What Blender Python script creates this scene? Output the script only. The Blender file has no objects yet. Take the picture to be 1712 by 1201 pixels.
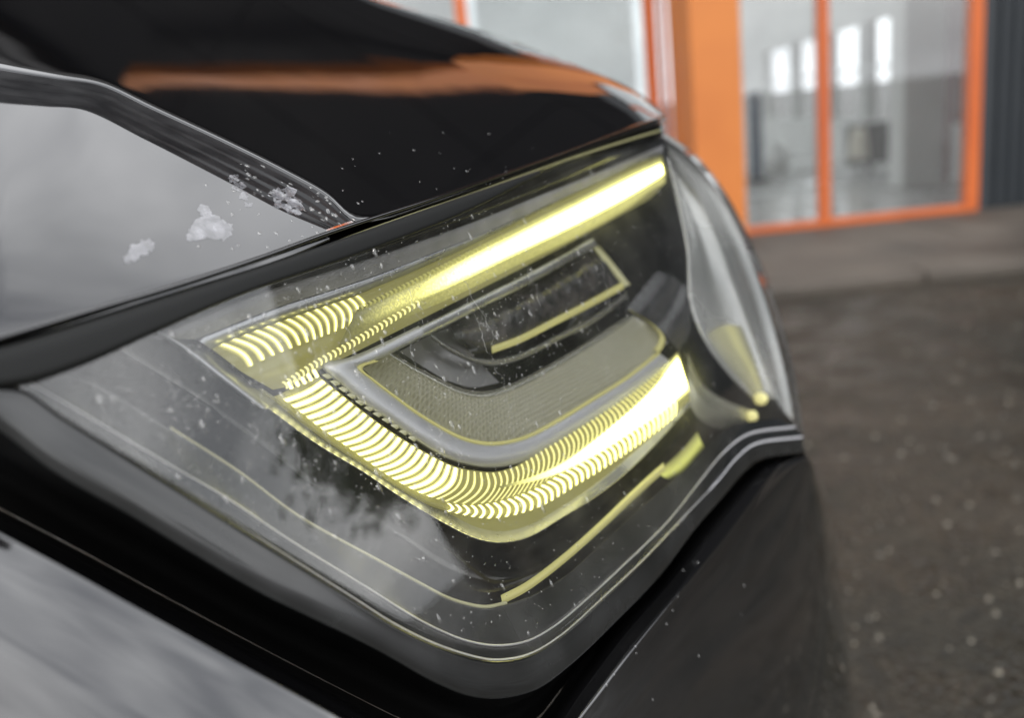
import bpy, bmesh, math, random
from mathutils import Vector, Matrix, noise
random.seed(7)
R = math.radians
S = bpy.context.scene
COL = S.collection

# ------------------------------------------------------------------ camera
F, CX, CY = 1500.0, 856.0, 600.5          # focal length and centre in pixels of a 1712 wide picture
PITCH, ROLL, CAM_Z = R(15), R(6), 0.85
M3 = (Matrix.Rotation(math.pi / 2 - PITCH, 3, 'X') @ Matrix.Rotation(-ROLL, 3, 'Z'))
CAM = Vector((0, 0, CAM_Z))
cd = bpy.data.cameras.new('camera'); cam = bpy.data.objects.new('camera', cd); COL.objects.link(cam)
cam.matrix_world = Matrix.Translation(CAM) @ M3.to_4x4()
cd.sensor_width = 36; cd.lens = 36 * F / 1712
cd.clip_start = 0.01; cd.clip_end = 2000
cd.dof.use_dof = True; cd.dof.focus_distance = 0.425; cd.dof.aperture_fstop = 4.6
S.camera = cam

# ------------------------------------------------------------------ light
SUN_EL, SUN_ROT = R(50), R(172)
w = bpy.data.worlds.new('World'); S.world = w; w.use_nodes = True
nt = w.node_tree; nt.nodes.clear()
def N(t, kind, **kw):
    n = t.nodes.new(kind)
    for k, v in kw.items():
        if k in n.inputs: n.inputs[k].default_value = v
        else: setattr(n, k, v)
    return n
sky = N(nt, 'ShaderNodeTexSky'); sky.sky_type = 'NISHITA'; sky.sun_disc = False
sky.sun_elevation = SUN_EL; sky.sun_rotation = SUN_ROT; sky.air_density = 1.5; sky.dust_density = 4
tc = N(nt, 'ShaderNodeTexCoord'); mp = N(nt, 'ShaderNodeMapping'); mp.inputs['Scale'].default_value = (1, 1, 2.2)
cl = N(nt, 'ShaderNodeTexNoise', Scale=2.3, Detail=4.5, Roughness=0.55, Distortion=0.35)
cr_ = N(nt, 'ShaderNodeValToRGB')
cr_.color_ramp.elements[0].position = 0.36; cr_.color_ramp.elements[0].color = (13.5, 13.9, 14.8, 1)
cr_.color_ramp.elements[1].position = 0.64; cr_.color_ramp.elements[1].color = (33, 33.2, 33.8, 1)
mx = N(nt, 'ShaderNodeMix'); mx.data_type = 'RGBA'; mx.inputs[0].default_value = 0.80
bg = N(nt, 'ShaderNodeBackground', Strength=0.11); out = N(nt, 'ShaderNodeOutputWorld')
L = nt.links.new
L(tc.outputs['Generated'], mp.inputs[0]); L(mp.outputs[0], cl.inputs['Vector']); L(cl.outputs['Fac'], cr_.inputs[0])
L(sky.outputs[0], mx.inputs[6]); L(cr_.outputs[0], mx.inputs[7]); L(mx.outputs[2], bg.inputs[0]); L(bg.outputs[0], out.inputs[0])
sd = bpy.data.lights.new('sun', 'SUN'); sd.energy = 0.9; sd.angle = R(20); sd.color = (1, .96, .9)
sun = bpy.data.objects.new('sun', sd); COL.objects.link(sun)
sv = Vector((math.sin(SUN_ROT) * math.cos(SUN_EL), math.cos(SUN_ROT) * math.cos(SUN_EL), math.sin(SUN_EL)))
sun.rotation_euler = sv.to_track_quat('Z', 'Y').to_euler()
S.view_settings.view_transform = 'Standard'; S.view_settings.look = 'None'
S.view_settings.exposure = -0.2; S.view_settings.gamma = 1
S.view_settings.use_curve_mapping = False
S.render.engine = 'CYCLES'
S.cycles.use_denoising = True
S.cycles.max_bounces = 10; S.cycles.transparent_max_bounces = 24; S.cycles.sample_clamp_indirect = 6
S.cycles.caustics_reflective = False; S.cycles.caustics_refractive = False

# ------------------------------------------------------------------ helpers
def ray(x, y): return M3 @ Vector(((x - CX) / F, -(y - CY) / F, -1.0))
def at(x, y, d): return CAM + ray(x, y) * d                      # d metres along the lens axis
def at_y(x, y, Y): r = ray(x, y); return CAM + r * ((Y - CAM.y) / r.y)
def on_ground(x, y, z=0.0): r = ray(x, y); return CAM + r * ((z - CAM.z) / r.z)

def tag(o, label=None, cat=None, group=None, kind=None):
    if label: o['label'] = label
    if cat: o['category'] = cat
    if group: o['group'] = group
    if kind: o['kind'] = kind
    return o
def empty(name, loc):
    o = bpy.data.objects.new(name, None); COL.objects.link(o); o.location = loc
    o.empty_display_size = .1
    return o
def mesh_obj(name, verts, faces, m, parent=None, smooth=True, solid=0.0):
    me = bpy.data.meshes.new(name)
    me.from_pydata([tuple(v) for v in verts], [], faces); me.validate(); me.update()
    o = bpy.data.objects.new(name, me); COL.objects.link(o)
    if m: me.materials.append(m)
    if smooth: me.polygons.foreach_set('use_smooth', [True] * len(me.polygons))
    if parent is not None:
        o.parent = parent
        if parent.type == 'EMPTY': o.matrix_parent_inverse = Matrix.Translation(-parent.location)
    if solid:
        md = o.modifiers.new('thick', 'SOLIDIFY'); md.thickness = solid; md.offset = 0
    return o
def cat(P, n, ref=None):
    """Catmull-Rom through the control points P, n samples spread by chord length of ref (or P)."""
    P = [Vector(p) for p in P]; Q = [Vector(p) for p in (ref or P)]
    acc = [0.0]
    for a, b in zip(Q, Q[1:]): acc.append(acc[-1] + max((b - a).length, 1e-9))
    res = []
    for i in range(n):
        s = acc[-1] * i / (n - 1)
        k = 0
        while k < len(acc) - 2 and acc[k + 1] < s: k += 1
        t = (s - acc[k]) / (acc[k + 1] - acc[k])
        p1, p2 = P[k], P[k + 1]
        p0 = P[k - 1] if k > 0 else p1 * 2 - p2
        p3 = P[k + 2] if k + 2 < len(P) else p2 * 2 - p1
        d0 = max((p1 - p0).length, 1e-9) ** .5; d1 = max((p2 - p1).length, 1e-9) ** .5; d2 = max((p3 - p2).length, 1e-9) ** .5
        m1 = (p2 - p1) + d1 * ((p1 - p0) / d0 - (p2 - p0) / (d0 + d1))
        m2 = (p2 - p1) + d1 * ((p3 - p2) / d2 - (p3 - p1) / (d1 + d2))
        t2, t3 = t * t, t * t * t
        res.append(p1 * (2 * t3 - 3 * t2 + 1) + m1 * (t3 - 2 * t2 + t) + p2 * (3 * t2 - 2 * t3) + m2 * (t3 - t2))
    return res
def grid_uv(o, nr, nc):
    me = o.data; uv = me.uv_layers.new(name='UVMap')
    for lp_ in me.loops:
        r, c = divmod(lp_.vertex_index, nc); uv.data[lp_.index].uv = (c / (nc - 1), r / (nr - 1))
    return o
def grid_faces(nr, nc):
    return [(r * nc + c, r * nc + c + 1, (r + 1) * nc + c + 1, (r + 1) * nc + c) for r in range(nr - 1) for c in range(nc - 1)]
def loft(name, rows, n, m, parent=None, sub=1, smooth=True, solid=0.0, same=True):
    """rows: (pixel outline, depth function). A surface through these curves in space."""
    ref = rows[0][0]
    W = []
    for pts, fn in rows:
        c = cat(pts, n, ref if (same and len(pts) == len(ref)) else None)
        W.append([at(p[0], p[1], fn(p[0], p[1])) for p in c])
    if sub > 1:
        k = (len(W) - 1) * sub + 1
        cols = []
        for j in range(n):
            P = [r[j] for r in W]
            o = []
            for i in range(len(P) - 1):
                p1, p2 = P[i], P[i + 1]
                p0 = P[i - 1] if i else p1 * 2 - p2
                p3 = P[i + 2] if i + 2 < len(P) else p2 * 2 - p1
                for q in range(sub):
                    t = q / sub
                    o.append(.5 * ((2 * p1) + (p2 - p0) * t + (2 * p0 - 5 * p1 + 4 * p2 - p3) * t * t + (3 * p1 - p0 - 3 * p2 + p3) * t ** 3))
            o.append(P[-1]); cols.append(o)
        W = [[cols[j][i] for j in range(n)] for i in range(k)]
    return grid_uv(mesh_obj(name, [v for r in W for v in r], grid_faces(len(W), n), m, parent, smooth, solid), len(W), n)
def box(name, lo, hi, m, parent=None, bevel=0.0):
    x0, y0, z0 = lo; x1, y1, z1 = hi
    v = [(x0, y0, z0), (x1, y0, z0), (x1, y1, z0), (x0, y1, z0), (x0, y0, z1), (x1, y0, z1), (x1, y1, z1), (x0, y1, z1)]
    f = [(0, 3, 2, 1), (4, 5, 6, 7), (0, 1, 5, 4), (1, 2, 6, 5), (2, 3, 7, 6), (3, 0, 4, 7)]
    o = mesh_obj(name, v, f, m, parent, False)
    if bevel:
        md = o.modifiers.new('bevel', 'BEVEL'); md.width = bevel; md.segments = 2
    return o

# ------------------------------------------------------------------ materials
def mat(name, col=(.5, .5, .5), rough=.5, metal=0.0, emit=None, es=0.0, coat=0.0, spec=None, ior=None, cr=.02):
    m = bpy.data.materials.new(name); m.use_nodes = True
    b = m.node_tree.nodes['Principled BSDF']
    b.inputs['Base Color'].default_value = (*col, 1); b.inputs['Roughness'].default_value = rough
    b.inputs['Metallic'].default_value = metal
    if coat: b.inputs['Coat Weight'].default_value = coat; b.inputs['Coat Roughness'].default_value = cr
    if spec is not None: b.inputs['Specular IOR Level'].default_value = spec
    if ior: b.inputs['IOR'].default_value = ior; b.inputs['Coat IOR'].default_value = ior
    if emit: b.inputs['Emission Color'].default_value = (*emit, 1); b.inputs['Emission Strength'].default_value = es
    return m
def nodes(m): return m.node_tree, m.node_tree.nodes['Principled BSDF'], m.node_tree.links.new
def vary(m, c0, c1, scale, detail=4, lo=.35, hi=.65, rough=None, bump=0.0, bscale=None, bdist=.002, coord='Object'):
    t, b, l = nodes(m)
    co = N(t, 'ShaderNodeTexCoord'); n = N(t, 'ShaderNodeTexNoise', Scale=scale, Detail=detail)
    r = N(t, 'ShaderNodeValToRGB'); e = r.color_ramp.elements
    e[0].position = lo; e[0].color = (*c0, 1); e[1].position = hi; e[1].color = (*c1, 1)
    l(co.outputs[coord], n.inputs['Vector']); l(n.outputs['Fac'], r.inputs[0]); l(r.outputs[0], b.inputs['Base Color'])
    if rough:
        q = N(t, 'ShaderNodeMapRange'); q.inputs[1].default_value = lo; q.inputs[2].default_value = hi
        q.inputs[3].default_value = rough[0]; q.inputs[4].default_value = rough[1]
        l(n.outputs['Fac'], q.inputs[0]); l(q.outputs[0], b.inputs['Roughness'])
    if bump:
        n2 = N(t, 'ShaderNodeTexNoise', Scale=bscale or scale * 3, Detail=5.0); bp = N(t, 'ShaderNodeBump', Strength=bump, Distance=bdist)
        l(co.outputs[coord], n2.inputs['Vector']); l(n2.outputs['Fac'], bp.inputs['Height']); l(bp.outputs[0], b.inputs['Normal'])
    return m
def thin_glass(name, tint=(1, 1, 1), f0=.045, rough=.0, film=0.0, film_col=(.5, .5, .5), film_scale=30.0, wob=0.0, back=0.0):
    """Clear sheet: see-through with a Schlick reflection, and a thin uneven pale film for dirt, painted haze and glints."""
    m = bpy.data.materials.new(name); m.use_nodes = True; t = m.node_tree; t.nodes.clear(); l = t.links.new
    lw = N(t, 'ShaderNodeLayerWeight'); p = N(t, 'ShaderNodeMath', operation='POWER'); p.inputs[1].default_value = 5
    ma = N(t, 'ShaderNodeMath', operation='MULTIPLY_ADD'); ma.inputs[1].default_value = 1 - f0; ma.inputs[2].default_value = f0
    lw.inputs[0].default_value = .5
    tr = N(t, 'ShaderNodeBsdfTransparent'); tr.inputs[0].default_value = (*tint, 1)
    gl = N(t, 'ShaderNodeBsdfGlossy', Roughness=rough); mixs = N(t, 'ShaderNodeMixShader'); o = N(t, 'ShaderNodeOutputMaterial')
    l(lw.outputs['Facing'], p.inputs[0]); l(p.outputs[0], ma.inputs[0]); l(ma.outputs[0], mixs.inputs[0])
    co = N(t, 'ShaderNodeTexCoord')
    if wob:
        wn = N(t, 'ShaderNodeTexNoise', Scale=9.0, Detail=3.0); bp = N(t, 'ShaderNodeBump', Strength=wob, Distance=.004)
        l(co.outputs['Object'], wn.inputs['Vector']); l(wn.outputs['Fac'], bp.inputs['Height']); l(bp.outputs[0], gl.inputs['Normal'])
    last = tr
    if film:
        d = N(t, 'ShaderNodeBsdfDiffuse'); d.inputs[0].default_value = (*film_col, 1)
        n = N(t, 'ShaderNodeTexNoise', Scale=film_scale, Detail=8.0, Roughness=.7); r = N(t, 'ShaderNodeValToRGB')
        e = r.color_ramp.elements; e[0].position = .45; e[0].color = (film * .25,) * 3 + (1,); e[1].position = .8; e[1].color = (film,) * 3 + (1,)
        ms = N(t, 'ShaderNodeMixShader'); tr2 = N(t, 'ShaderNodeBsdfTranslucent'); tr2.inputs[0].default_value = (*film_col, 1); m2 = N(t, 'ShaderNodeMixShader'); m2.inputs[0].default_value = back
        l(d.outputs[0], m2.inputs[1]); l(tr2.outputs[0], m2.inputs[2])
        l(co.outputs['Object'], n.inputs['Vector']); l(n.outputs['Fac'], r.inputs[0]); l(r.outputs[0], ms.inputs[0])
        l(tr.outputs[0], ms.inputs[1]); l(m2.outputs[0], ms.inputs[2]); last = ms
    l(last.outputs[0], mixs.inputs[1]); l(gl.outputs[0], mixs.inputs[2]); l(mixs.outputs[0], o.inputs[0])
    return m

YEL = (1.0, .93, .33)
paint = mat('black_paint', (.003, .003, .0034), .03, coat=1.0, ior=1.6)
def paint_specks(m):
    t, b, l = nodes(m)
    co = N(t, 'ShaderNodeTexCoord'); n = N(t, 'ShaderNodeTexNoise', Scale=14.0, Detail=2.0); bp = N(t, 'ShaderNodeBump', Strength=.012, Distance=.01)
    l(co.outputs['Object'], n.inputs['Vector']); l(n.outputs['Fac'], bp.inputs['Height'])
    l(bp.outputs[0], b.inputs['Coat Normal'])
paint_specks(paint)
bump_paint = mat('bumper_paint', (.004, .004, .0044), .06, coat=1.0, ior=1.72, cr=.035)
plastic = vary(mat('black_plastic', (.012, .012, .013), .25), (.010, .011, .011), (.02, .021, .021), 25, rough=(.12, .3))
for k_, v_ in (('Coat Weight', .5), ('Coat IOR', 1.6), ('Coat Roughness', .05)): plastic.node_tree.nodes['Principled BSDF'].inputs[k_].default_value = v_
matte = mat('matt_black', (.004, .004, .004), .8, spec=.1)
gloss_black = mat('gloss_black', (.006, .006, .006), .08)
satin = vary(mat('satin_silver', (.42, .43, .46), .3, .85), (.38, .39, .42), (.46, .47, .50), 40, rough=(.22, .36))
grain = vary(mat('grained_grey', (.2, .2, .21), .45, .3), (.26, .26, .27), (.34, .34, .35), 60, rough=(.4, .6), bump=.5, bscale=900, bdist=.0006)
chrome = mat('chrome', (.75, .75, .76), .12, 1.0)
reflection_grey = vary(mat('reflection_grey', (.012, .012, .013), .4, spec=.35), (.009, .009, .010), (.018, .018, .019), 50, rough=(.3, .45))
rib_m = None
groove_m = mat('lit_groove', (.10, .10, .04), .3, emit=(1, .92, .30), es=.24)
core_m = mat('lit_core', (.9, .9, .8), .3, emit=(1, .97, .62), es=3.2)
bar_m = mat('lit_bar', (.12, .12, .05), .3, emit=(1, .95, .26), es=.52)
def graded(name, axis, stops, col, base=(.12, .12, .06), col2=None, ustops=None, glit=0.0):
    """light guide whose output falls off across (or along) its section: stops are (position, strength)"""
    m = mat(name, base, .25, emit=col, es=1)
    t, b, l = nodes(m); uv = N(t, 'ShaderNodeUVMap'); sp = N(t, 'ShaderNodeSeparateXYZ'); l(uv.outputs[0], sp.inputs[0])
    def ramp(ax, st):
        r = N(t, 'ShaderNodeValToRGB'); r.color_ramp.interpolation = 'EASE'
        e = r.color_ramp.elements
        while len(e) < len(st): e.new(.5)
        for k, (p_, v_) in enumerate(st): e[k].position = p_; e[k].color = (v_, v_, v_, 1)
        l(sp.outputs[ax], r.inputs[0]); return r
    r = ramp(axis, stops); o = r.outputs[0]
    if ustops:
        r2 = ramp(1 - axis, ustops); mu = N(t, 'ShaderNodeMath', operation='MULTIPLY'); l(o, mu.inputs[0]); l(r2.outputs[0], mu.inputs[1]); o = mu.outputs[0]
        ad = N(t, 'ShaderNodeMath', operation='ADD'); l(o, ad.inputs[0]); fm = N(t, 'ShaderNodeMapRange'); fm.inputs[2].default_value = .35; fm.inputs[3].default_value = stops[0][1] * .3; fm.inputs[4].default_value = stops[0][1]; l(sp.outputs[1 - axis], fm.inputs[0]); l(fm.outputs[0], ad.inputs[1]); o = ad.outputs[0]
    if glit:
        co = N(t, 'ShaderNodeTexCoord'); n = N(t, 'ShaderNodeTexNoise', Scale=900.0, Detail=1.0); q = N(t, 'ShaderNodeMapRange')
        q.inputs[1].default_value = .4; q.inputs[2].default_value = .7; q.inputs[3].default_value = 1 - glit; q.inputs[4].default_value = 1 + glit
        mu = N(t, 'ShaderNodeMath', operation='MULTIPLY'); l(co.outputs['Object'], n.inputs['Vector']); l(n.outputs['Fac'], q.inputs[0]); l(q.outputs[0], mu.inputs[0]); l(o, mu.inputs[1]); o = mu.outputs[0]
    l(o, b.inputs['Emission Strength']); return m
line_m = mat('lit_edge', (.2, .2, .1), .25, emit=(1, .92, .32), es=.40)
rib_m = graded('lit_rib', 1, [(0, .7), (.2, 2.6), (.5, 9.0), (.8, 2.6), (1, .7)], YEL)
rib_u = graded('lit_rib_upper', 1, [(0, .5), (.3, 1.0), (.6, 5), (.8, 1.1), (1, .5)], (1, .93, .30))
fine_m = graded('lit_rib_fine', 1, [(0, .5), (.5, 2.2), (1, .5)], YEL)
ubar_m = graded('lit_upper_bar', 1, [(0, .42), (.22, .5), (.46, 16), (.54, 16), (.70, .5), (1, .34)], (1, .95, .30), ustops=[(.0, 0), (.2, .06), (.45, .45), (.9, 1.2)], glit=.25)
lens_m = thin_glass('clear_lens', (.985, .985, .975), .066, .0, film=.07, film_col=(.7, .7, .68), film_scale=26, wob=.12, back=.6)
glass_m = thin_glass('window_glass', (.9, .92, .92), .11, .0, film=.10, film_col=(.6, .6, .6), film_scale=1.5)  # pale film paints a milky haze into the panes

# ------------------------------------------------------------------ depth of the car's surfaces
def linv(x, y): return 3.57 - .00167 * x + .0006 * (y - 650)
def dl(t=0.0): return lambda x, y: 1 / linv(x, y) + t
G_F, G_B = -.0013, -.0020
def edge_s(x, y): return (x - 300) * -.322 + (y - 487) * -.947
def finv(x, y): return linv(x, y) + G_F * edge_s(x, y)
def df(t=0.0): return lambda x, y: 1 / finv(x, y) + t
def plane3(a, b, c):
    (x0, y0, v0), (x1, y1, v1), (x2, y2, v2) = a, b, c
    D = (x1 - x0) * (y2 - y0) - (x2 - x0) * (y1 - y0)
    bb = ((v1 - v0) * (y2 - y0) - (v2 - v0) * (y1 - y0)) / D
    cc = ((x1 - x0) * (v2 - v0) - (x2 - x0) * (v1 - v0)) / D
    return lambda x, y: v0 + bb * (x - x0) + cc * (y - y0)
def finv_b(x, y): return linv(x, y) + G_B * edge_s(x, y)
binv0 = plane3((0, 116, finv_b(0, 116)), (575, 345, finv_b(575, 345)), (1105, 200, linv(1105, 200)))
CREST = [(480, -70), (560, -32), (640, 0), (800, 47), (900, 86), (1000, 122), (1060, 152), (1112, 195)]
def crest_y(x):
    if x <= CREST[0][0]: return CREST[0][1] + (x - CREST[0][0]) * .45
    for (x0, y0), (x1, y1) in zip(CREST, CREST[1:]):
        if x <= x1: return y0 + (y1 - y0) * (x - x0) / (x1 - x0)
    return CREST[-1][1]
def db(t=0.0):
    def fn(x, y):
        h = 70.0
        q = max(0.0, min(1.0, 1 - (y - crest_y(x)) / h))
        return 1 / binv0(x, y) + .05 * (1 - math.sqrt(max(0.0, 1 - q * q))) + t
    return fn

# ------------------------------------------------------------------ ground
asphalt = mat('asphalt', (.05, .05, .05), .75)
def asphalt_nodes(m):
    t, b, l = nodes(m)
    co = N(t, 'ShaderNodeTexCoord')
    v = N(t, 'ShaderNodeTexVoronoi', Scale=70.0); n = N(t, 'ShaderNodeTexNoise', Scale=1.4, Detail=6.0); n3 = N(t, 'ShaderNodeTexNoise', Scale=6.0, Detail=5.0)
    r = N(t, 'ShaderNodeValToRGB'); e = r.color_ramp.elements
    e[0].position = .0; e[0].color = (.021, .018, .0135, 1); e[1].position = 1; e[1].color = (.047, .039, .029, 1)
    r2 = N(t, 'ShaderNodeValToRGB'); e = r2.color_ramp.elements
    e[0].position = .35; e[0].color = (.55, .58, .5, 1); e[1].position = .68; e[1].color = (1.25, 1.15, 1.02, 1)
    sp = N(t, 'ShaderNodeSeparateColor')
    mul = N(t, 'ShaderNodeMix'); mul.data_type = 'RGBA'; mul.blend_type = 'MULTIPLY'; mul.inputs[0].default_value = 1
    l(co.outputs['Object'], v.inputs['Vector']); l(co.outputs['Object'], n.inputs['Vector']); l(co.outputs['Object'], n3.inputs['Vector'])
    l(v.outputs['Color'], sp.inputs[0]); l(sp.outputs[0], r.inputs[0]); l(n.outputs['Fac'], r2.inputs[0])
    l(r.outputs[0], mul.inputs[6]); l(r2.outputs[0], mul.inputs[7]); l(mul.outputs[2], b.inputs['Base Color'])
    q = N(t, 'ShaderNodeMapRange'); q.inputs[1].default_value = .4; q.inputs[2].default_value = .6; q.inputs[3].default_value = .3; q.inputs[4].default_value = .7
    l(n3.outputs['Fac'], q.inputs[0]); l(q.outputs[0], b.inputs['Roughness'])
    bp = N(t, 'ShaderNodeBump', Strength=.9, Distance=.006); l(v.outputs['Distance'], bp.inputs['Height']); l(bp.outputs[0], b.inputs['Normal'])
asphalt_nodes(asphalt)
gx = 400
tag(mesh_obj('ground', [(-gx, -gx, -.004), (gx, -gx, -.004), (gx, gx, -.004), (-gx, gx, -.004)], [(0, 1, 2, 3)], asphalt, None, False), kind='structure')

concrete = vary(mat('concrete', (.2, .19, .17), .7), (.055, .046, .037), (.125, .107, .088), 1.6, 7, rough=(.45, .85), bump=.3, bscale=90)
FY = 5.36                                             # the facade's plane
A_, B_ = on_ground(1290, 497), on_ground(1560, 468)
kerb_y = (A_.y + B_.y) / 2
pav = empty('pavement', (0, 4.5, 0)); tag(pav, kind='structure')
rng = random.Random(3)
yy = [kerb_y + .14, kerb_y + .14 + (FY - kerb_y - .16) / 2, FY - .02]
for r_ in range(2):
    x = -9.0 + .4 * r_
    while x < 13:
        o = box('paving_slab', (x + .006, yy[r_] + .005, 0.0), (x + .994, yy[r_ + 1] - .005, .034 + rng.uniform(0, .006)), concrete, pav, .006)
        x += 1.0
x = -9.0
while x < 13:
    box('kerb_stone', (x + .005, kerb_y, -.02), (x + .895, kerb_y + .135, .036 + rng.uniform(0, .004)), concrete, pav, .012); x += .9
# loose chippings on the asphalt, coloured pale to stand in for wet glints
pb_v, pb_f = [], []
rng = random.Random(11)
for i in range(1100):
    Y = rng.uniform(.5, 3.5); X = rng.uniform(.2, 1.2) * (Y * .75 + .35)
    s = rng.choice([.0022, .0026, .0030, .004, .0055]); k = len(pb_v)
    hh = s * rng.uniform(.6, 1)
    for a in range(6):
        q = a * math.pi / 3 + rng.uniform(-.3, .3); rr = s * rng.uniform(.8, 1.2); pb_v.append((X + math.cos(q) * rr, Y + math.sin(q) * rr, -.004))
    for a in range(6):
        q = a * math.pi / 3 + rng.uniform(-.3, .3); rr = s * .6; pb_v.append((X + math.cos(q) * rr, Y + math.sin(q) * rr, hh - .004))
    pb_f += [(k + a, k + (a + 1) % 6, k + 6 + (a + 1) % 6, k + 6 + a) for a in range(6)] + [tuple(k + 6 + a for a in range(6))]
stone_m = vary(mat('chipping', (.4, .38, .33), .3), (.04, .036, .03), (.38, .34, .27), 60, 1, .35, .75, rough=(.15, .5))
tag(mesh_obj('chippings', pb_v, pb_f, stone_m, None, False), 'small chippings coloured pale for wet glints strewn over the dark asphalt', 'gravel', kind='stuff')

# ------------------------------------------------------------------ the building
orange = vary(mat('orange_paint', (.62, .2, .045), .45), (.60, .185, .04), (.68, .225, .05), 2.0, 5, rough=(.35, .5))
orange_d = vary(mat('orange_frame', (.62, .14, .03), .4), (.60, .125, .025), (.66, .15, .03), 2.0, 5, rough=(.3, .45))
clad = vary(mat('dark_cladding', (.028, .034, .040), .5), (.024, .030, .036), (.034, .040, .046), 1.2, 5, rough=(.4, .55))
inner_w = vary(mat('interior_wall', (.4, .4, .39), .7), (.5, .5, .49), (.6, .6, .58), 1.5)
inner_f = vary(mat('interior_floor', (.28, .28, .28), .3), (.42, .42, .41), (.52, .52, .5), 1.5, rough=(.15, .35))
bld = empty('building', (1.5, FY, 0))
tag(bld, 'dark clad building with orange column and orange framed glass front', 'building')
def fx(px, py, Y=FY): return at_y(px, py, Y).x
def fz(px, py, Y=FY): return at_y(px, py, Y).z
TOP = 2.75
# orange column, standing forward of the glass
CYF = 4.74
cx0, cx1 = fx(1160, 200, CYF), fx(1247, 300, CYF)
box('column', (cx0, CYF, .03), (cx1, FY - .07, 3.9), orange, bld, .008)
# glazed bays
def bay(x0, x1, z0, mull, stile=.075, left=True):
    fr = box('window_frame', (x0, FY - .03, z0), (x1, FY + .05, z0 + .085), orange_d, bld, .004)
    box('stile', (x1 - stile, FY - .032, z0 + .087), (x1, FY + .048, TOP - .002), orange_d, fr, .004)
    if left: box('stile', (x0, FY - .032, z0 + .087), (x0 + stile, FY + .048, TOP - .002), orange_d, fr, .004)
    xs = [x0 + (stile if left else 0)] + list(mull) + [x1 - stile]
    for m_ in mull: box('mullion', (m_ - .032, FY - .028, z0 + .087), (m_ + .032, FY + .044, TOP - .003), orange_d, fr, .004)
    for i, (a, b) in enumerate(zip(xs, xs[1:])):
        p = .032 if i else 0; q = .032 if i + 2 < len(xs) else 0
        box('pane', (a + p + .002, FY + .004, z0 + .088), (b - q - .002, FY + .012, TOP - .004), glass_m, fr)
zb = fz(1440, 384)
wr = fx(1636, 200)
bay(cx1 + .004, wr, zb, [fx(1376, 200)], left=False)
bay(fx(700, 100) - .55, cx0 - .004, zb, [fx(1089, 100), fx(1089, 100) - 1.05], .02)
xl = fx(700, 100) - .56
bay(xl - 3.2, xl - .005, zb, [xl - 2.1, xl - 1.05])
box('plinth', (-8, FY - .05, .0), (12, FY + .1, zb - .003), concrete, bld, .005)
# ribbed wall sheets: one folded sheet for each run
def ribbed(x0, x1, z0, z1, y, pitch=.075, dep=.028, parent=bld):
    v, f = [], []
    x = x0; prof = []
    while x < x1 - 1e-4:
        for q, d in ((0, 0), (.42, 0), (.5, dep), (.92, dep)):
            if x + q * pitch <= x1: prof.append((x + q * pitch, y + d))
        x += pitch
    prof.append((x1, y))
    for (a, b) in prof: v += [(a, b, z0), (a, b, z1)]
    for i in range(len(prof) - 1): f.append((2 * i, 2 * i + 2, 2 * i + 3, 2 * i + 1))
    return mesh_obj('cladding_panel', v, f, clad, parent, False, .002)
ribbed(wr + .05, wr + 2.2, zb, TOP, FY); ribbed(wr + 2.2, wr + 5.0, zb, TOP, FY); ribbed(wr + 5.0, 12, zb, TOP, FY)
box('corner_trim', (wr + .003, FY - .02, zb), (wr + .048, FY + .05, TOP - .002), clad, bld)
box('base_flashing', (wr + .05, FY - .03, zb - .05), (12, FY - .004, zb - .004), orange_d, bld)
ROOF = 6.86
panel_m = vary(mat('black_panel', (.006, .006, .007), .6, spec=.08), (.005, .005, .006), (.008, .008, .009), 1.0, 5, rough=(.5, .65))
for a in range(10):
    for b in range(4): box('wall_panel', (-8 + 2 * a + .006, FY - .03, TOP + .306 + .95 * b), (-6 + 2 * a - .006, FY + .05, TOP + .306 + .95 * b + .938), panel_m, bld, .004)
ribbed(-8, xl - 3.205, zb, TOP, FY)
box('lintel', (-8, FY - .06, TOP), (12, FY + .1, TOP + .3), clad, bld, .005)
for k in range(4):
    box('roof_fascia', (-8.1, FY - .16 - .05 * (k % 2), ROOF + .002 + k * .13), (12.1, FY + .2, ROOF + .12 + k * .13), mat('fascia', (.11, .11, .115), .45), bld, .01)
box('upper_wall', (-8, FY + .1, TOP + .01), (12, FY + .2, ROOF), clad, bld)
# unseen orange post and sloping rafter, added for the stripe reflected in the bonnet
def slab_xz(name, q, y0, y1, m):
    v = [(x, y0, z) for x, z in q] + [(x, y1, z) for x, z in q]
    o = mesh_obj(name, v, [(0, 1, 2, 3), (7, 6, 5, 4), (0, 4, 5, 1), (1, 5, 6, 2), (2, 6, 7, 3), (3, 7, 4, 0)], m, bld, False)
    return o
slab_xz('added_post', [(1.34, TOP - .1), (1.62, TOP - .1), (1.62, 4.02), (1.34, 3.93)], FY - .34, FY - .065, orange)
slab_xz('added_haunch', [(1.34, 3.935), (1.62, 4.025), (1.18, 4.59), (1.10, 4.49)], FY - .34, FY - .2, orange)
slab_xz('added_rafter', [(1.098, 4.492), (1.178, 4.592), (-.38, 6.29), (-.42, 6.24)], FY - .34, FY - .2, orange)
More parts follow.
